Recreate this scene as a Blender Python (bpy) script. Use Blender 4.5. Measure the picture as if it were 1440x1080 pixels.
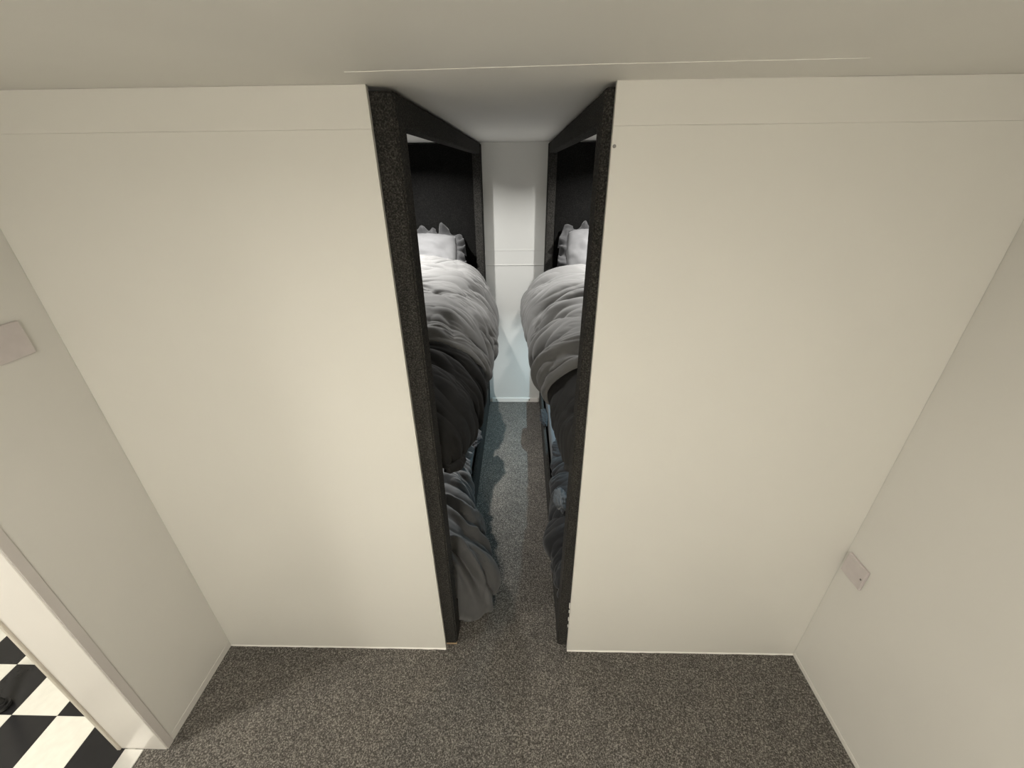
import bpy, bmesh, math, random
import numpy as np
from mathutils import Vector, Matrix

for o in list(bpy.data.objects): bpy.data.objects.remove(o, do_unlink=True)
S = bpy.context.scene
C = S.collection
random.seed(4)

# ------------------------------------------------------------------ camera
FPX, PITCH, YAW, ROLL, CAMH = 577.735, 0.4829, -0.0265, -0.0111, 1.9517
cp, sp, cy, sy = math.cos(PITCH), math.sin(PITCH), math.cos(YAW), math.sin(YAW)
fwd = Vector((sy*cp, cy*cp, -sp)); rt = Vector((cy, -sy, 0)); up = rt.cross(fwd)
r2 = math.cos(ROLL)*rt + math.sin(ROLL)*up
u2 = -math.sin(ROLL)*rt + math.cos(ROLL)*up
cd = bpy.data.cameras.new('camera'); cam = bpy.data.objects.new('camera', cd); C.objects.link(cam)
cd.sensor_fit = 'HORIZONTAL'; cd.sensor_width = 36; cd.lens = FPX/1440*36; cd.clip_start = 0.01
M4 = Matrix((( r2.x, u2.x, -fwd.x, 0), (r2.y, u2.y, -fwd.y, -1.1), (r2.z, u2.z, -fwd.z, CAMH), (0, 0, 0, 1)))
cam.matrix_world = M4
S.camera = cam

# ------------------------------------------------------------------ world, exposure
w = bpy.data.worlds.new('world'); S.world = w; w.use_nodes = True
w.node_tree.nodes['Background'].inputs[0].default_value = (0.02, 0.02, 0.02, 1)
w.node_tree.nodes['Background'].inputs[1].default_value = 0.2
S.view_settings.view_transform = 'Standard'; S.view_settings.look = 'None'
S.view_settings.gamma = 1; S.view_settings.use_curve_mapping = False
S.view_settings.exposure = 0.0

# lamp powers (W) and colours, used by the lamp builders below
ROOM_W, DOWN_W, ROOM_C = 28.0, 15.0, (1.0, 0.945, 0.835)
HALL_W, HALL_C = 36.0, (1.0, 0.95, 0.84)
UPL_W, UPR_W, UP_C = 16.5, 16.5, (1.0, 0.985, 0.95)
LOL_W, LOL_C = 12.0, (1.0, 0.97, 0.92)
LOR_W, LOR_C = 13.0, (0.55, 0.86, 1.0)

# ------------------------------------------------------------------ room measures (m)
H = 2.12
XL, XR = -1.35, 1.224        # room side walls
OL, OR = -0.345, 0.207       # doorway between the two front panels
AL, AR = -0.288, 0.186       # corridor faces of the bunk frames
YB = 2.262                   # end wall of the corridor
YJ = -0.382                  # jamb in the left wall
XJ = -1.535                  # far side of the left wall
YBACK = -2.7

# ------------------------------------------------------------------ helpers
def link(o, parent=None):
    C.objects.link(o)
    if parent is not None: o.parent = parent
    return o
def tag(o, label=None, cat=None, group=None, kind=None):
    if label: o['label'] = label
    if cat: o['category'] = cat
    if group: o['group'] = group
    if kind: o['kind'] = kind
    return o
def empty(name, loc, label=None, cat=None, group=None, rz=0, kind=None):
    o = bpy.data.objects.new(name, None); o.empty_display_size = .05
    o.location = loc; o.rotation_euler = (0, 0, rz); C.objects.link(o)
    return tag(o, label, cat, group, kind)
def mesh_obj(name, me, mat, parent=None, smooth=False):
    o = bpy.data.objects.new(name, me); link(o, parent)
    if mat: me.materials.clear(); me.materials.append(mat)
    if smooth:
        for p in me.polygons: p.use_smooth = True
    return o
def bm_obj(name, bm, mat, parent=None, smooth=False):
    me = bpy.data.meshes.new(name); bm.normal_update(); bm.to_mesh(me); bm.free()
    return mesh_obj(name, me, mat, parent, smooth)
def add_box(bm, x0, x1, y0, y1, z0, z1, bev=0.0, seg=1):
    r = bmesh.ops.create_cube(bm, size=1)
    vs = r['verts']
    for v in vs:
        v.co = Vector(((x0+x1)/2+v.co.x*(x1-x0), (y0+y1)/2+v.co.y*(y1-y0), (z0+z1)/2+v.co.z*(z1-z0)))
    if bev > 0:
        es = list({e for v in vs for e in v.link_edges})
        bmesh.ops.bevel(bm, geom=es, offset=bev, segments=seg, affect='EDGES', profile=.5)
def box(name, x0, x1, y0, y1, z0, z1, mat, parent=None, bev=0.0, seg=1):
    """box in world coordinates; origin at its base centre relative to the parent"""
    px, py, pz = parent.location if parent is not None else ((x0+x1)/2, (y0+y1)/2, z0)
    bm = bmesh.new(); add_box(bm, x0-px, x1-px, y0-py, y1-py, z0-pz, z1-pz, bev, seg)
    o = bm_obj(name, bm, mat, parent)
    if parent is None: o.location = (px, py, pz)
    return o
def struct(name, x0, x1, y0, y1, z0, z1, mat, bev=0.0):
    o = box(name, x0, x1, y0, y1, z0, z1, mat, None, bev); o['kind'] = 'structure'; return o
def cyl(name, r, depth, mat, parent, loc, rot=(0, 0, 0), seg=20, r2=None, bev=0):
    bm = bmesh.new()
    bmesh.ops.create_cone(bm, cap_ends=True, segments=seg, radius1=r, radius2=r if r2 is None else r2, depth=depth)
    if bev: bmesh.ops.bevel(bm, geom=[e for e in bm.edges if len(e.link_faces) == 2 and e.calc_face_angle(0) > .8], offset=bev, segments=2, affect='EDGES')
    o = bm_obj(name, bm, mat, parent); o.location = loc; o.rotation_euler = rot
    return o

# vectorised gradient noise -------------------------------------------------
_rng = np.random.RandomState(7)
_perm = _rng.permutation(512)
_g = _rng.normal(size=(512, 2)); _g /= np.linalg.norm(_g, axis=1)[:, None]
def noise2(x, y, seed=0):
    x = np.asarray(x, float)+seed*17.31; y = np.asarray(y, float)+seed*5.77
    x, y = np.broadcast_arrays(x, y)
    xi = np.floor(x).astype(int); yi = np.floor(y).astype(int); xf = x-xi; yf = y-yi
    def gr(i, j, dx, dy):
        h = _perm[(_perm[i % 512]+j) % 512]
        return _g[h, 0]*dx+_g[h, 1]*dy
    u = xf**3*(xf*(xf*6-15)+10); v = yf**3*(yf*(yf*6-15)+10)
    a = gr(xi, yi, xf, yf); b = gr(xi+1, yi, xf-1, yf); c = gr(xi, yi+1, xf, yf-1); d = gr(xi+1, yi+1, xf-1, yf-1)
    return (a*(1-u)+b*u)*(1-v)+(c*(1-u)+d*u)*v

# ------------------------------------------------------------------ materials
def new_mat(name):
    m = bpy.data.materials.new(name); m.use_nodes = True
    nt = m.node_tree; return m, nt, nt.nodes['Principled BSDF']
def nd(nt, t, **k):
    n = nt.nodes.new(t)
    for a, b in k.items(): setattr(n, a, b)
    return n
def coords(nt): return nd(nt, 'ShaderNodeTexCoord').outputs['Object']
def noise_node(nt, vec, scale, detail=2, rough=.5):
    n = nd(nt, 'ShaderNodeTexNoise'); n.inputs['Scale'].default_value = scale
    n.inputs['Detail'].default_value = detail; n.inputs['Roughness'].default_value = rough
    nt.links.new(vec, n.inputs['Vector']); return n.outputs['Fac']
def ramp(nt, fac, stops):
    r = nd(nt, 'ShaderNodeValToRGB'); e = r.color_ramp.elements
    while len(e) < len(stops): e.new(.5)
    for k, (p, c) in zip(e, stops): k.position = p; k.color = (*c, 1)
    nt.links.new(fac, r.inputs[0]); return r.outputs[0]
def bump(nt, b, fac, strength, dist):
    n = nd(nt, 'ShaderNodeBump'); n.inputs['Strength'].default_value = strength; n.inputs['Distance'].default_value = dist
    nt.links.new(fac, n.inputs['Height']); nt.links.new(n.outputs[0], b.inputs['Normal'])
def paint(name, col, rough=.5, var=.03, bstr=.06):
    m, nt, b = new_mat(name); v = coords(nt)
    f = noise_node(nt, v, 3.0, 4)
    d = tuple(max(0, c*(1-var)) for c in col)
    nt.links.new(ramp(nt, f, [(.3, d), (.7, col)]), b.inputs['Base Color'])
    b.inputs['Roughness'].default_value = rough
    bump(nt, b, noise_node(nt, v, 240, 2), bstr, .001)
    return m
def carpet(name, dark, mid, light, scale=260, bs=.8, bd=.004, sheen=.1):
    m, nt, b = new_mat(name); v = coords(nt)
    f = noise_node(nt, v, scale, 3, .7)
    g = noise_node(nt, v, 9, 3, .6)
    c1 = ramp(nt, f, [(.30, dark), (.50, mid), (.68, light)])
    mx = nd(nt, 'ShaderNodeMix', data_type='RGBA', blend_type='MULTIPLY'); mx.inputs[0].default_value = 1
    nt.links.new(c1, mx.inputs[6]); nt.links.new(ramp(nt, g, [(.3, (.86, .86, .86)), (.7, (1.08, 1.07, 1.05))]), mx.inputs[7])
    nt.links.new(mx.outputs[2], b.inputs['Base Color'])
    b.inputs['Roughness'].default_value = .95; b.inputs['Specular IOR Level'].default_value = .1
    b.inputs['Sheen Weight'].default_value = sheen; b.inputs['Sheen Roughness'].default_value = .6
    bump(nt, b, f, bs, bd)
    return m
def fabric(name, col, rough=.75, sheen=.15):
    m, nt, b = new_mat(name); v = coords(nt)
    f = noise_node(nt, v, 6, 3)
    nt.links.new(ramp(nt, f, [(.3, tuple(c*.88 for c in col)), (.7, col)]), b.inputs['Base Color'])
    b.inputs['Roughness'].default_value = rough; b.inputs['Specular IOR Level'].default_value = .25
    b.inputs['Sheen Weight'].default_value = sheen; b.inputs['Sheen Roughness'].default_value = .5
    bump(nt, b, noise_node(nt, v, 700, 1), .15, .0006)
    return m
def plain(name, col, rough=.4, metal=0.0):
    m, nt, b = new_mat(name); v = coords(nt)
    nt.links.new(ramp(nt, noise_node(nt, v, 30, 3), [(.3, tuple(c*.92 for c in col)), (.7, col)]), b.inputs['Base Color'])
    b.inputs['Roughness'].default_value = rough; b.inputs['Metallic'].default_value = metal
    return m
def glow(name, col, st):
    m, nt, b = new_mat(name)
    b.inputs['Base Color'].default_value = (.8, .8, .8, 1)
    b.inputs['Emission Color'].default_value = (*col, 1); b.inputs['Emission Strength'].default_value = st
    return m

M_WALL = paint('wall_paint', (.72, .705, .665), .45)
M_PANEL = paint('panel_paint', (.80, .785, .735), .38, .02, .03)
M_CEIL = paint('ceiling_paint', (.86, .845, .80), .6)
M_END = paint('end_wall_paint', (.66, .66, .636), .4, .02, .02)
M_TRIM = paint('trim_paint', (.84, .81, .77), .35, .04, .03)
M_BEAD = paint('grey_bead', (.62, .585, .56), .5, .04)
M_CREAM = paint('cream_lip', (.74, .69, .60), .5, .15)
M_CAULK = paint('caulk', (.88, .86, .82), .5, .05, .3)
M_PLATE = plain('plate_plastic', (.62, .57, .56), .32)
M_FLOOR = carpet('floor_carpet', (.022, .020, .018), (.10, .092, .083), (.36, .34, .31), 210)
M_CARP = carpet('frame_carpet', (.010, .010, .0095), (.030, .029, .027), (.085, .080, .074), 230, .6, .003, .02)
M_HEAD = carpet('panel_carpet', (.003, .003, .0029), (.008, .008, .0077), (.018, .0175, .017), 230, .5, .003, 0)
M_DUV = fabric('duvet_grey', (.21, .208, .204))
M_THROW = fabric('black_throw', (.018, .0175, .017), .85, .03)
M_FOOT_SHADE = fabric('foot_shade_cloth', (.034, .033, .032), .85, .03)  # dark tone carries the shade at the right duvet's foot
M_FRILL = fabric('frill_grey', (.075, .075, .077))
M_DUV2 = fabric('duvet_charcoal', (.115, .115, .116))
M_DARKC = fabric('dark_cloth', (.022, .023, .026))
M_PIL = fabric('pillow_grey', (.19, .19, .193))
M_SHEET = fabric('sheet_grey', (.12, .13, .14))
M_WOOD = plain('raw_timber', (.50, .36, .22), .7)
M_STEEL = plain('screw_steel', (.25, .24, .23), .35, .8)
M_ALU = plain('threshold_metal', (.78, .77, .74), .3, .6)
M_WHITET = plain('tile_white', (.86, .85, .78), .25)
M_BLACKT = plain('tile_black', (.022, .022, .024), .18)
M_RUBBER = plain('black_rubber', (.01, .01, .011), .45)
M_LAMPW = plain('lamp_white', (.8, .8, .78), .4)

# ------------------------------------------------------------------ setting
struct('floor', XJ+.06, XR, YBACK, YB+.1, -.06, 0, M_FLOOR)
cl = struct('ceiling', -3.4, XR+.1, YBACK-.1, YB+.1, H, H+.08, M_CEIL)
# slightly lower board that runs from the room into the corridor
bm = bmesh.new()
pts = [(OL+.002, -.128), (.16, -.160), (.62, -.172), (.62, -.002), (OR-.002, -.002), (OR-.002, 2.255), (OL+.002, 2.255)]
lo = [bm.verts.new((x-cl.location.x, y-cl.location.y, -.001)) for x, y in pts]
hi = [bm.verts.new((x-cl.location.x, y-cl.location.y, .001)) for x, y in pts]
bm.faces.new(lo[::-1]); bm.faces.new(hi)
for i in range(len(pts)):
    j = (i+1) % len(pts); bm.faces.new((lo[i], lo[j], hi[j], hi[i]))
bmesh.ops.bevel(bm, geom=[e for e in bm.edges if abs(e.verts[0].co.z+.001) < 1e-5 and abs(e.verts[1].co.z+.001) < 1e-5], offset=.0009, segments=2, affect='EDGES')
bmesh.ops.recalc_face_normals(bm, faces=bm.faces)
bm_obj('ceiling_panel', bm, M_CEIL, cl)

ZJ = 2.035
def front_wall(name, x0, x1, edge):
    e = empty(name, ((x0+x1)/2, .007, 0), kind='structure')
    box('wall_panel', x0, x1, 0, .014, .004, ZJ-.0002, M_PANEL, e)
    box('header_panel', x0, x1, .0005, .0145, ZJ+.0002, H-.0005, M_PANEL, e)
    # wavy caulk bead along the foot
    n = 60; bm = bmesh.new(); prev = None
    for i in range(n+1):
        x = x0+(x1-x0)*i/n-e.location.x
        hgt = .0035+.004*abs(float(noise2(x*9, 3.1))); dp = .003+.004*abs(float(noise2(x*13, 8.2)))
        ring = [bm.verts.new((x, -.007-dp, .0005)), bm.verts.new((x, -.007-dp*.5, hgt)), bm.verts.new((x, -.0065, hgt+.0015)), bm.verts.new((x, -.0065, .0005))]
        if prev:
            for a in range(3): bm.faces.new((prev[a], ring[a], ring[a+1], prev[a+1]))
        prev = ring
    bm_obj('caulk_bead', bm, M_CAULK, e)
    return e
wfl = front_wall('wall_front_left', XL+.001, OL, OL)
wfr = front_wall('wall_front_right', OR, XR-.001, OR)
# chips of plaster and a screw beside the right opening edge
for z, h_ in ((.30, .03), (.215, .018), (.17, .012), (.27, .012)):
    box('plaster_chip', OR-.005, OR-.001, .002, .010, z, z+h_, M_CAULK, wfr, .001)
c_ = cyl('screw', .004, .004, M_STEEL, wfr, (OR+.006-wfr.location.x, -.008, 1.995), (math.pi/2, 0, 0), 10)

wl = struct('wall_left', XJ, XL, YJ, YB+.1, 0, H-.001, M_WALL)
wl2 = struct('wall_left_behind', XJ, XL, YBACK, -1.25, 0, H-.001, M_WALL)
wl3 = struct('wall_left_lintel', XJ, XL, -1.25, YJ, 2.03, H-.001, M_WALL)
struct('wall_right', XR, XR+.1, YBACK, YB+.1, 0, H-.001, M_WALL)
struct('wall_back', XL, XR, YBACK-.1, YBACK, 0, H-.001, M_WALL)
we = struct('wall_end', XL, XR, YB, YB+.1, 0, H-.001, M_END)
# board joints of the end wall: proud cover strips
box('joint_strip', -.30, .21, YB-.0012, YB, 1.375, 1.388, M_END, we, .0005)
box('joint_strip', -.30, .21, YB-.0030, YB, 1.262, 1.270, M_END, we, .001)
bbk = struct('baseboard_end', AL+.012, AR-.03, YB-.012, YB, .001, .045, M_TRIM, .003)
for x in (-.236, .072):
    cyl('screw', .0055, .003, M_STEEL, bbk, (x-bbk.location.x, -.0068, .026), (math.pi/2, 0, 0), 10)
struct('baseboard_left', XL, XL+.002, YJ+.0225, -.004, .0005, .035, M_WALL, .001)
struct('baseboard_right', XR-.004, XR, YBACK, -.004, .0005, .022, M_WALL, .001)
# jamb of the opening in the left wall
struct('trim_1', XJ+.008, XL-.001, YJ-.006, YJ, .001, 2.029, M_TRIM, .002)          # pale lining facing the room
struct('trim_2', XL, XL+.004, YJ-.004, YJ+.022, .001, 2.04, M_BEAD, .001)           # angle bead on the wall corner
struct('trim_3', XJ-.006, XJ+.0075, YJ-.012, YJ+.03, .001, 2.04, M_CREAM, .002)      # cream lip on the tiled side

# tiled room seen through the opening
TS = .19; TX, TY = -1.887, -.287
ft = struct('floor_tiled', -3.4, XJ+.058, YBACK, 1.0, -.06, -.006, M_BLACKT)
tiles = {}
for white in (0, 1):
    bm = bmesh.new(); add_box(bm, -TS/2+.0003, TS/2-.0003, -TS/2+.0003, TS/2-.0003, 0, .006, .0006)
    me = bpy.data.meshes.new('tile'); bm.to_mesh(me); bm.free(); me.materials.append(M_WHITET if white else M_BLACKT); tiles[white] = me
clip = {}
for i in range(-7, 3):
    for j in range(-6, 6):
        x = TX+(i+.5)*TS; y = TY+(j+.5)*TS; wv = (i+j) % 2
        if x+TS/2 > XJ+.055:       # cut the last column at the threshold
            x1 = XJ+.055; x0 = x-TS/2
            if x1-x0 < .01: continue
            if wv not in clip:
                bm = bmesh.new(); add_box(bm, -(x1-x0)/2, (x1-x0)/2, -TS/2+.0003, TS/2-.0003, 0, .006, .0006)
                me = bpy.data.meshes.new('tile'); bm.to_mesh(me); bm.free(); me.materials.append(M_WHITET if wv else M_BLACKT); clip[wv] = me
            o = bpy.data.objects.new('tile', clip[wv]); xx = (x0+x1)/2
        else:
            o = bpy.data.objects.new('tile', tiles[wv]); xx = x
        if XJ-.02 < xx+TS/2 and y-TS/2 > YJ: continue
        link(o, ft); o.location = (xx-ft.location.x, y-ft.location.y, .0535)
struct('wall_tiled_far', -3.5, -3.4, YBACK, 1.0, 0, H-.001, M_WALL)
struct('wall_tiled_side', -3.4, XJ, 1.0, 1.1, 0, H-.001, M_WALL)
struct('wall_tiled_back', -3.4, XJ, YBACK-.1, YBACK, 0, H-.001, M_WALL)
th = box('threshold_strip', -1.512, -1.438, -1.24, YJ-.0075, .0005, .006, M_ALU, None, .002)
tag(th, 'flat metal threshold strip between the grey carpet and the checkered tiles', 'threshold')

# ------------------------------------------------------------------ lamps
def area(name, parent, loc, size, watts, col):
    ld = bpy.data.lights.new(name, 'AREA'); ld.shape = 'DISK'; ld.size = size; ld.energy = watts; ld.color = col
    o = bpy.data.objects.new(name, ld); link(o, parent); o.location = loc; return o
def lamp(name, loc, r, watts, col, label, group=None, spread=172):
    e = empty(name, loc, label, 'lamp', group)
    cyl('body', r, .016, M_LAMPW, e, (0, 0, -.008), bev=.003, seg=32)
    cyl('diffuser', r*.86, .002, glow('lamp_glow', col, 3.0), e, (0, 0, -.0175), seg=32)
    a_ = area('light', e, (0, 0, -.021), r*1.6, watts, col); a_.data.spread = math.radians(spread)
    return e
def dome_lamp(loc, r, watts, col, label):
    """ceiling rose, cord and a glowing glass globe"""
    e = empty('ceiling_lamp', loc, label, 'lamp')
    cyl('rose', .06, .014, M_LAMPW, e, (0, 0, -.007), bev=.003, seg=32)
    cyl('cord', .004, .235, M_LAMPW, e, (0, 0, -.131), seg=10)
    cyl('cap', .025, .03, M_LAMPW, e, (0, 0, -.247), seg=20)
    bm = bmesh.new(); bmesh.ops.create_uvsphere(bm, u_segments=32, v_segments=16, radius=r)
    g = bm_obj('globe', bm, glow('globe_glow', col, watts/(math.pi*4*math.pi*r*r)), e, True); g.location = (0, 0, -.255-r)
    return e
dome_lamp((-.15, -2.2, H-.001), .07, ROOM_W, ROOM_C, 'glass globe pendant lamp lighting the carpeted room')
lamp('ceiling_lamp', (-.28, -1.55, H-.001), .11, DOWN_W, ROOM_C, 'added flat round ceiling light brightening the middle of the front wall')  # second room light, out of view, added to brighten the front wall's middle
lamp('ceiling_lamp', (-2.35, -.95, H-.001), .15, HALL_W, HALL_C, 'round white ceiling lamp above the checkered tiles')
lamp('bunk_lamp', (-.74, 1.67, H-.001), .035, UPL_W, UP_C, 'small round lamp over the upper bunk with the wide pale duvet', None, 148)
lamp('bunk_lamp', (.68, 1.67, H-.009), .035, UPR_W, UP_C, 'small round lamp over the upper bunk beside the chipped panel edge', None, 148)
DECK0, DECK1 = .99, 1.05
lamp('bunk_lamp', (-.66, 1.30, DECK0-.001), .035, LOL_W, LOL_C, 'small round warm lamp under the deck over the spilled duvet')
lamp('bunk_lamp', (.70, 1.70, DECK0-.001), .035, LOR_W, LOR_C, 'small round bluish lamp under the deck over the dark bedding')

# ------------------------------------------------------------------ bunk frames
def prism(name, bot, top, z0, z1, mat, parent, bev=.006):
    """four-sided post: bottom and top rectangles (x0,x1,y0,y1)"""
    px, py, pz = parent.location; bm = bmesh.new()
    def rect(r, z): return [bm.verts.new((a-px, b-py, z-pz)) for a, b in ((r[0], r[2]), (r[1], r[2]), (r[1], r[3]), (r[0], r[3]))]
    a = rect(bot, z0); b = rect(top, z1)
    bm.faces.new(a[::-1]); bm.faces.new(b)
    for i in range(4):
        j = (i+1) % 4; bm.faces.new((a[i], a[j], b[j], b[i]))
    bmesh.ops.bevel(bm, geom=list(bm.edges), offset=bev, segments=3, affect='EDGES')
    return bm_obj(name, bm, mat, parent)
def bunk(side, label):
    s = side                                           # -1 left, +1 right
    a_t = AL if s < 0 else AR                          # corridor face, top
    a_b = AL-.006 if s < 0 else AR-.022                # corridor face, foot
    ow = XL+.003 if s < 0 else XR-.003                 # outer side
    e = empty('bunk_bed', ((a_t+ow)/2, 1.1, 0), label, 'bunk bed')
    X = lambda p, q: (min(p, q), max(p, q))
    pw = .075
    zt = H-.009
    prism('post', (*X(a_b, a_b+s*pw), .0165, .100), (*X(a_t, a_t+s*pw), .0165, .100), .014, zt, M_CARP, e)
    prism('post', (*X(a_b, a_b+s*.062), 2.172, 2.255), (*X(a_t, a_t+s*.062), 2.172, 2.255), .002, zt, M_CARP, e)
    if s < 0: box('timber_end', *X(a_b+s*.004, a_b+s*(pw-.004)), .020, .096, .001, .014, M_WOOD, e, .001)
    box('top_beam', *X(a_t+s*.004, a_t+s*.055), .1005, 2.1715, 2.045, zt, M_CARP, e, .006, 2)
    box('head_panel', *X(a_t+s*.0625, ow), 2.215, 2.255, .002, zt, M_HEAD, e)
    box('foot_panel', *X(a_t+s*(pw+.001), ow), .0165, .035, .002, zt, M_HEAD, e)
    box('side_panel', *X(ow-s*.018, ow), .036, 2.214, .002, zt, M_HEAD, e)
    box('deck', *X(a_t+s*.01, ow-s*.019), .101, 2.171, DECK0, DECK1, M_CARP, e, .004)
    box('lower_base', *X(a_b+s*.03, ow-s*.019), .101, 2.171, .002, .09, M_CARP, e, .004)
    box('side_board', *X(a_b+s*.002, a_b+s*.026), .101, 2.171, .002, .185, M_CARP, e, .007, 2)
    return e
bunk(-1, 'black carpet-covered bunk frame with the duvet spilling onto the floor')
bunk(1, 'black carpet-covered bunk frame beside the chipped panel edge')

# ------------------------------------------------------------------ cloth
def catmull(P, n):
    """resample polyline P (K,2) to n points of a smooth curve at even arc length"""
    P = np.asarray(P, float); Q = np.vstack([2*P[0]-P[1], P, 2*P[-1]-P[-2]]); out = []
    for k in range(len(P)-1):
        p0, p1, p2, p3 = Q[k:k+4]; t = np.linspace(0, 1, 24, endpoint=False)[:, None]
        out.append(.5*((2*p1)+(-p0+p2)*t+(2*p0-5*p1+4*p2-p3)*t**2+(-p0+3*p1-3*p2+p3)*t**3))
    R = np.vstack(out+[P[-1:]]); L = np.r_[0, np.cumsum(np.linalg.norm(np.diff(R, axis=0), axis=1))]
    t = np.linspace(0, L[-1], n)
    return np.c_[np.interp(t, L, R[:, 0]), np.interp(t, L, R[:, 1])]
def sheet(name, secs, mat, seed, ns=200, ny=300, fold=1.0, ends=(.10, .10), endz=(.12, .12), thick=.02, tilt=.0, freq=7.0, core=((0, 0), (0, 0)), skew=0.0, creases=(), parent=None, flip=False):
    """quilt: cross sections [(y, [(x,z)...])] lofted along y, with puffy folds"""
    ys = np.array([q[0] for q in secs]); prof = np.array([catmull(q[1], ns) for q in secs])   # (m,ns,2)
    yy = np.linspace(ys[0], ys[-1], ny)
    k = np.clip(np.searchsorted(ys, yy)-1, 0, len(ys)-2); t = (yy-ys[k])/(ys[k+1]-ys[k]); t = t*t*(3-2*t)
    XZ = prof[k]*(1-t)[:, None, None]+prof[k+1]*t[:, None, None]
    Pm = np.zeros((ny, ns, 3)); Pm[..., 0] = XZ[..., 0]; Pm[..., 2] = XZ[..., 1]; Pm[..., 1] = yy[:, None]
    # rounded ends: the section shrinks towards its core (centre) like the end of a cushion
    for end, d, mn in ((0, ends[0], endz[0]), (1, ends[1], endz[1])):
        q = (yy-ys[0]) if end == 0 else (ys[-1]-yy)
        a = np.clip(1-q/d, 0, 1); k_ = mn+(1-mn)*np.sqrt(np.clip(1-a*a, 0, 1))
        cx0, cz0 = core[end]
        Pm[..., 0] = cx0+(Pm[..., 0]-cx0)*(.5+.5*k_)[:, None]
        Pm[..., 2] = cz0+(Pm[..., 2]-cz0)*k_[:, None]
    # the foot hem runs obliquely: further back along the hanging edge
    Pm[..., 1] += skew*np.linspace(0, 1, ns)[None, :]**3*(1-(yy-ys[0])/(ys[-1]-ys[0]))[:, None]
    Y = Pm[..., 1]; s = np.linspace(0, 1, ns)[None, :]*np.ones((ny, 1)); sm = s*1.6
    Y2 = Y+.09*noise2(sm*1.9, Y*2.3, seed)+.045*noise2(sm*5, Y*4.5, seed+1)-tilt*s**2
    n1 = noise2(Y2*freq, sm*1.2, seed+2); n2 = noise2(Y2*freq*2.2+sm*1.5, sm*2.8, seed+3); n3 = noise2(Y2*freq*4.3-sm*4, sm*6, seed+4)
    n4 = noise2(Y*4+sm*5, sm*4-Y*2, seed+8)
    am = .25+1.9*np.clip(noise2(Y*3, sm*2.4, seed+5)+.30, 0, 1)
    am2 = np.clip(.2+1.6*noise2(Y*5, sm*3.5, seed+7), 0, 1.2)
    big = noise2(Y*2.4, sm*2.0, seed+6)
    D = fold*(.034*big+am*(.085*(np.abs(n1)**.6-.37)+.026*(np.abs(n2)**.65-.33))+am2*(.020*(np.abs(n3)**.65-.3)+.026*(np.abs(n4)**.65-.3)))
    for (ax, ay), (bx, by), wd, dp in creases:          # deep tucks along short plan lines
        ex, ey = bx-ax, by-ay; q = np.clip(((Pm[..., 0]-ax)*ex+(Y-ay)*ey)/(ex*ex+ey*ey), 0, 1)
        r_ = np.hypot(Pm[..., 0]-ax-q*ex, Y-ay-q*ey)
        D = D-dp*np.exp(-(r_/wd)**2)*(1-.6*q)+.35*dp*np.exp(-((r_-2.4*wd)/wd)**2)
    dy = np.gradient(Pm, axis=0); ds = np.gradient(Pm, axis=1); N = np.cross(ds, dy)
    N /= np.linalg.norm(N, axis=2)[..., None]+1e-9
    if N[ny//2, ns//4, 2] < 0: N = -N; flip = not flip
    fade = np.clip(np.minimum(yy-ys[0], ys[-1]-yy)/.06, .3, 1)[:, None]
    Pm += N*(D*fade)[..., None]
    org = Pm.reshape(-1, 3).mean(0); org[2] = Pm[..., 2].min()
    V = (Pm.reshape(-1, 3)-org)
    idx = np.arange(ny*ns).reshape(ny, ns)
    F = np.stack([idx[:-1, :-1], idx[:-1, 1:], idx[1:, 1:], idx[1:, :-1]], -1).reshape(-1, 4)
    if flip: F = F[:, ::-1]
    me = bpy.data.meshes.new(name); me.from_pydata(V.tolist(), [], F.tolist()); me.update()
    o = mesh_obj(name, me, mat, parent, True); o.location = org
    md = o.modifiers.new('thick', 'SOLIDIFY'); md.thickness = thick; md.offset = -1
    return o

def mattress(x0, x1, y0, y1, z0, z1, label, group):
    bm = bmesh.new(); cx, cy_ = (x0+x1)/2, (y0+y1)/2
    add_box(bm, x0-cx, x1-cx, y0-cy_, y1-cy_, 0, z1-z0, .035, 4)
    o = bm_obj('mattress', bm, M_SHEET, None, True); o.location = (cx, cy_, z0)
    return tag(o, label, 'mattress', group)

# upper mattresses
mattress(XL+.03, AL-.05, .32, 2.165, DECK1+.001, DECK1+.085, 'grey sheeted mattress on the upper deck under the wide pale duvet', None)
mattress(AR+.06, XR-.03, .32, 2.165, DECK1+.001, DECK1+.085, 'grey sheeted mattress on the upper deck beside the chipped panel edge', None)
# lower mattresses
mattress(XL+.03, AL-.05, .25, 2.165, .092, .25, 'grey sheeted mattress on the low base under the spilled duvet', None)
mattress(AR+.02, XR-.03, .25, 2.165, .092, .24, 'grey sheeted mattress on the low base under the dark rumpled bedding', None)

# upper duvets, left over a black throw, right over a dark layer for foot shade
o = sheet('duvet', [
    (.58, [(-1.22, 1.29), (-.8, 1.33), (-.45, 1.30), (-.29, 1.21), (-.195, 1.07), (-.172, .95), (-.205, .87), (-.25, .88)]),
    (1.1, [(-1.22, 1.31), (-.8, 1.36), (-.45, 1.32), (-.27, 1.23), (-.180, 1.08), (-.158, .95), (-.20, .86), (-.25, .88)]),
    (1.55, [(-1.22, 1.36), (-.8, 1.41), (-.46, 1.38), (-.30, 1.30), (-.200, 1.14), (-.170, .98), (-.21, .87), (-.25, .90)]),
    (1.95, [(-1.22, 1.38), (-.8, 1.42), (-.48, 1.395), (-.33, 1.335), (-.23, 1.21), (-.180, 1.04), (-.21, .93), (-.25, .94)]),
], M_DUV, 1, fold=1.0, ends=(.07, .10), endz=(.80, .55), core=((-.5, 1.0), (-.6, 1.05)), tilt=.12, freq=5.5, skew=.42)
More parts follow.
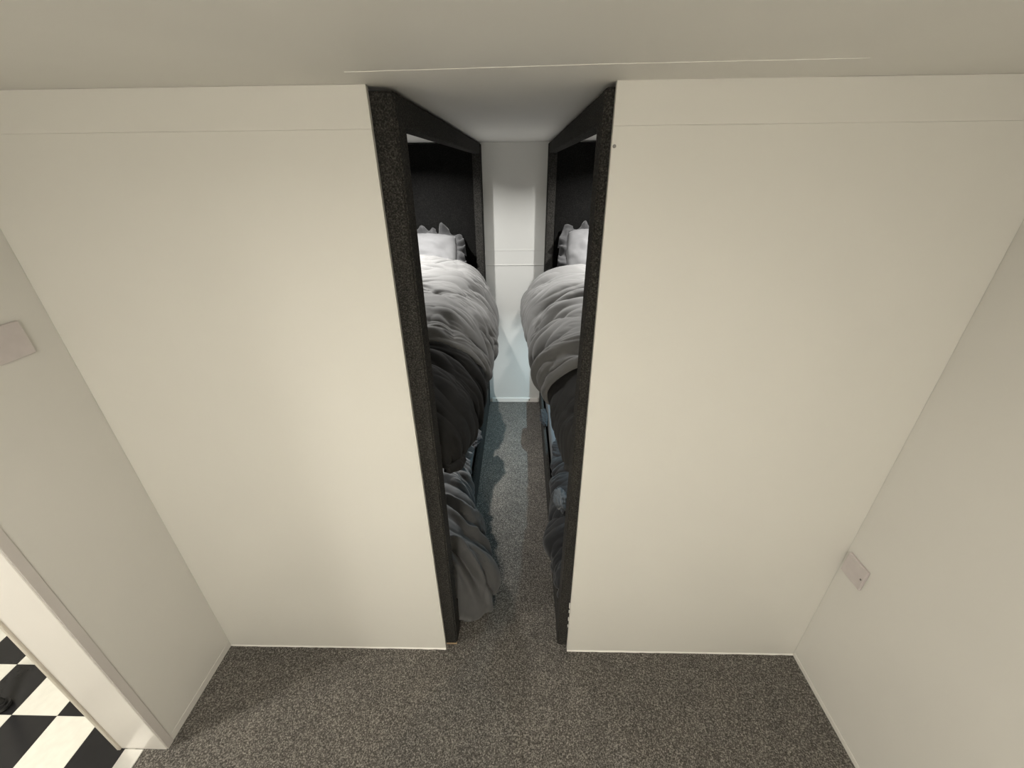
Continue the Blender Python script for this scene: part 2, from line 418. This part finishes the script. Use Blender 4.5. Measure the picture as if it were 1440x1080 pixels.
tag(o, 'grey creased duvet bulging over the edge of the upper bunk opposite the chipped panel', 'duvet')
o = sheet('throw_and_foot_shade', [
    (.108, [(-1.22, 1.23), (-.8, 1.25), (-.46, 1.23), (-.34, 1.17), (-.262, 1.06), (-.245, .96), (-.262, .88), (-.284, .90)]),
    (.40, [(-1.22, 1.26), (-.8, 1.28), (-.46, 1.26), (-.31, 1.18), (-.228, 1.06), (-.208, .95), (-.23, .86), (-.27, .88)]),
    (.90, [(-1.22, 1.26), (-.8, 1.29), (-.45, 1.26), (-.30, 1.18), (-.215, 1.05), (-.195, .93), (-.22, .84), (-.26, .87)]),
], M_THROW, 71, fold=.65, ends=(.12, .08), endz=(.1, .8), core=((-.5, 1.06), (-.5, 1.05)), tilt=.12, freq=6, ny=200)
tag(o, 'black throw blanket at the foot of the upper bunk opposite the chipped panel', 'blanket')
o = sheet('duvet', [
    (.48, [(1.17, 1.27), (.8, 1.30), (.40, 1.275), (.23, 1.205), (.122, 1.08), (.094, .96), (.13, .87), (.175, .88)]),
    (.75, [(1.17, 1.27), (.8, 1.31), (.40, 1.27), (.20, 1.20), (.090, 1.07), (.066, .96), (.105, .87), (.16, .88)]),
    (1.1, [(1.17, 1.28), (.8, 1.33), (.40, 1.30), (.19, 1.23), (.070, 1.09), (.045, .96), (.085, .86), (.15, .88)]),
    (1.5, [(1.17, 1.32), (.8, 1.36), (.38, 1.34), (.16, 1.28), (.025, 1.13), (.003, .98), (.05, .87), (.13, .89)]),
    (1.95, [(1.17, 1.33), (.8, 1.35), (.38, 1.33), (.19, 1.29), (.05, 1.19), (-.018, 1.05), (.02, .93), (.12, .92)]),
], M_DUV, 23, fold=1.0, ends=(.07, .10), endz=(.8, .55), core=((.4, 1.0), (.5, 1.02)), tilt=.12, freq=5.5, skew=.24)
tag(o, 'grey creased duvet hanging over the upper bunk edge beside the chipped panel', 'duvet')
o = sheet('throw_and_foot_shade', [  # added dark layer: shade on the right duvet's foot, built as cloth
    (.108, [(1.17, 1.21), (.8, 1.23), (.42, 1.21), (.29, 1.15), (.20, 1.05), (.174, .97), (.19, .89), (.21, .90)]),
    (.35, [(1.17, 1.22), (.8, 1.24), (.41, 1.22), (.265, 1.155), (.170, 1.05), (.146, .96), (.165, .87), (.19, .88)]),
    (.92, [(1.17, 1.21), (.8, 1.24), (.43, 1.21), (.25, 1.14), (.140, 1.03), (.115, .95), (.145, .87), (.18, .89)]),
], M_FOOT_SHADE, 83, fold=.6, ends=(.12, .08), endz=(.1, .8), core=((.45, 1.06), (.45, 1.05)), tilt=.12, freq=6, ny=200)
tag(o, 'added dark cloth standing in for shade at the duvet foot beside the chipped panel', 'blanket')

# lower duvets
o = sheet('duvet', [
    (.108, [(-1.2, .36), (-.8, .40), (-.50, .41), (-.37, .40), (-.27, .35), (-.175, .25), (-.140, .14), (-.155, .05), (-.20, .02)]),
    (.26, [(-1.2, .37), (-.8, .41), (-.50, .42), (-.37, .41), (-.26, .36), (-.150, .25), (-.110, .14), (-.125, .05), (-.17, .02)]),
    (.42, [(-1.2, .37), (-.8, .41), (-.50, .42), (-.39, .41), (-.30, .365), (-.215, .28), (-.175, .17), (-.185, .07), (-.22, .03)]),
    (.60, [(-1.2, .37), (-.8, .41), (-.52, .42), (-.41, .40), (-.33, .365), (-.272, .31), (-.248, .25), (-.250, .21), (-.262, .195)]),
    (1.05, [(-1.2, .35), (-.8, .39), (-.55, .39), (-.45, .375), (-.38, .35), (-.335, .31), (-.315, .28), (-.312, .26), (-.315, .25)]),
    (1.35, [(-1.2, .32), (-.8, .34), (-.58, .35), (-.48, .34), (-.42, .32), (-.38, .29), (-.365, .275), (-.36, .265), (-.36, .255)]),
], M_DUV2, 41, fold=.95, ends=(.16, .12), endz=(.05, .6), core=((-.36, .03), (-.6, .25)), tilt=.05, freq=8,
    creases=(((-.315, .245), (-.20, .165), .016, .07), ((-.40, .52), (-.27, .43), .014, .04)))
tag(o, 'charcoal duvet on the low bunk with a plump corner spilled onto the floor', 'duvet')
o = sheet('duvet', [
    (.108, [(1.15, .30), (.8, .33), (.40, .33), (.28, .315), (.20, .28), (.158, .235), (.150, .205), (.150, .19)]),
    (.45, [(1.15, .32), (.8, .36), (.40, .36), (.27, .34), (.19, .30), (.148, .245), (.138, .20), (.140, .16)]),
    (.80, [(1.15, .32), (.8, .36), (.42, .36), (.30, .34), (.22, .30), (.178, .255), (.165, .22), (.166, .195)]),
    (1.32, [(1.15, .30), (.8, .31), (.50, .31), (.36, .30), (.27, .29), (.23, .27), (.217, .26), (.215, .25)]),
], M_DARKC, 57, fold=.6, ends=(.08, .12), endz=(.7, .7), core=((.5, .2), (.6, .24)), tilt=.05, freq=6)
tag(o, 'black rumpled duvet on the low bunk behind the chipped panel edge', 'duvet')

# pillows with a ruffled border
def pillow(cx, yb, zb, wdt, hgt, tilt_deg, yaw_deg, seed, label):
    e = empty('pillow', (cx, yb, zb), label, 'pillow', rz=math.radians(yaw_deg))
    n = 46; u = np.linspace(-1, 1, n); U, Vv = np.meshgrid(u, u)
    T = .085*np.sqrt(np.clip(1-U**4, 0, 1))*np.sqrt(np.clip(1-Vv**4, 0, 1))
    px = U*wdt/2*(1-.06*Vv**2); py = Vv*hgt/2*(1-.08*U**2)
    ct, st = math.cos(math.radians(tilt_deg)), math.sin(math.radians(tilt_deg))
    def place(a, b, c):                # pillow plane (a across, b up the tilted plane, c out of it)
        bb = b+hgt/2
        return np.stack([a, bb*ct-c*st, bb*st+c*ct], -1)
    verts = []; faces = []
    for sgn in (1, -1):
        wv = .018*noise2(U*3, Vv*3, seed+sgn)+.014*np.abs(noise2(U*5+Vv*2, Vv*3, seed+9))
        c = sgn*(T+wv*(T > .02)); base = len(verts); verts += place(px, py, c).reshape(-1, 3).tolist()
        for i in range(n-1):
            for j in range(n-1):
                q = [base+i*n+j, base+i*n+j+1, base+(i+1)*n+j+1, base+(i+1)*n+j]
                faces.append(q if sgn > 0 else q[::-1])
    me = bpy.data.meshes.new('pillow_body'); me.from_pydata(verts, [], faces); me.update()
    bm = bmesh.new(); bm.from_mesh(me); bmesh.ops.remove_doubles(bm, verts=bm.verts, dist=.0005); bm.to_mesh(me); bm.free()
    mesh_obj('pillow_body', me, M_PIL, e, True)
    # frill
    m = 420; t = np.linspace(0, 4, m, endpoint=False); k = t.astype(int); f = (t-k)*2-1
    a = np.where(k == 0, f, np.where(k == 1, 1, np.where(k == 2, -f, -1)))
    b = np.where(k == 0, -1, np.where(k == 1, f, np.where(k == 2, 1, -f)))
    ea = a*wdt/2*(1-.06*b**2); eb = b*hgt/2*(1-.08*a**2)
    nrm = np.stack([np.sign(a)*np.abs(a)**5, np.sign(b)*np.abs(b)**5], -1); nrm /= np.linalg.norm(nrm, axis=1)[:, None]
    rows = 7; V = []
    for r in range(rows):
        q = r/(rows-1); wave = (.085*noise2(t*7.5, q*.8, seed+3)+.024*np.sin(t*34+6*noise2(t*4, 0*t, seed)))*q*1.5
        ln = .075*q*(.85+.55*noise2(t*3, 0*t+2, seed+5))
        V.append(place(ea*.985+nrm[:, 0]*ln, eb*.985+nrm[:, 1]*ln, wave))
    V = np.array(V).reshape(-1, 3); F = []
    for r in range(rows-1):
        for i in range(m):
            j = (i+1) % m; F.append((r*m+i, r*m+j, (r+1)*m+j, (r+1)*m+i))
    me = bpy.data.meshes.new('frill'); me.from_pydata(V.tolist(), [], F); me.update()
    fo = mesh_obj('frill', me, M_FRILL, e, True)
    md = fo.modifiers.new('thick', 'SOLIDIFY'); md.thickness = .003
    return e
pillow(-.81, 1.90, 1.215, .66, .40, 48, 0, 3, 'grey pillow with a ruffled border against the headboard, half covered by its duvet')
pillow(.64, 1.91, 1.195, .62, .44, 52, 0, 13, 'grey plump pillow with a ruffled border standing clear of its duvet')

# small crumpled cloths on the low side boards
def crumple(loc, size, mat, seed, label, name='crumpled_cloth'):
    bm = bmesh.new(); bmesh.ops.create_icosphere(bm, subdivisions=5, radius=1)
    co = np.array([v.co[:] for v in bm.verts])
    th_ = np.arctan2(co[:, 1], co[:, 0]); ph = co[:, 2]
    d = 1+.55*np.abs(noise2(co[:, 0]*1.7+ph, co[:, 1]*1.7, seed))-.35*np.abs(noise2(co[:, 0]*3.3, co[:, 1]*3.3+ph*2.5, seed+2))+.3*noise2(co[:, 2]*2, co[:, 0]*2, seed+4)
    co = co*d[:, None]*np.array(size)
    for v, c in zip(bm.verts, co): v.co = c
    zmin = min(v.co.z for v in bm.verts)
    for v in bm.verts: v.co.z -= zmin
    o = bm_obj(name, bm, mat, None, True); o.location = loc
    return tag(o, label, 'cloth')
crumple((.180, 1.66, .186), (.030, .12, .018), M_DARKC, 5, 'black crumpled cloth bunched on the low side board opposite the spilled duvet')
crumple((-.325, 1.28, .25), (.04, .10, .022), M_DARKC, 9, 'black crumpled cloth at the end of the spilled charcoal duvet')
crumple((.215, .60, .325), (.035, .08, .022), M_SHEET, 15, 'pale grey crumpled cloth among the black bedding behind the chipped panel')
crumple((-.42, 1.62, .251), (.10, .22, .05), M_SHEET, 19, 'pale grey crumpled sheet at the far end of the low bunk with the spilled duvet')

# ------------------------------------------------------------------ wall plates
def plate(wall_x, s, y0, y1, z0, z1, screw, label):
    e = empty('wall_plate', (wall_x, (y0+y1)/2, z0), label, 'wall plate')
    bm = bmesh.new()
    t = .011; X0, X1 = (0, s*t) if s > 0 else (s*t, 0)
    add_box(bm, X0, X1, -(y1-y0)/2, (y1-y0)/2, 0, z1-z0, .0028, 3)
    bm_obj('cover', bm, M_PLATE, e)
    cyl('screw', .0035, .002, M_STEEL, e, (s*(t+.0005), screw[0]-(y0+y1)/2, screw[1]-z0), (0, math.pi/2, 0), 12)
    return e
plate(XR-.0005, -1, -.108, -.016, .592, .684, (-.098, .638), 'blank grey wall plate low on the wall near the carpet')
plate(XL+.0005, 1, -.172, -.082, 1.515, 1.607, (-.155, 1.56), 'blank grey wall plate high on the wall beside the tiled room')

# ------------------------------------------------------------------ foot of a piece of furniture on the tiles
e = empty('furniture_leg', (-2.135, -.262, 0), 'black furniture leg with a rounded foot standing on a black floor tile', 'furniture')
cyl('foot', .026, .03, M_RUBBER, e, (0, 0, .0151), bev=.009, seg=24)
cyl('tube', .014, .46, M_RUBBER, e, (-.06, -.012, .25), (math.radians(4), math.radians(-14), 0), 16)
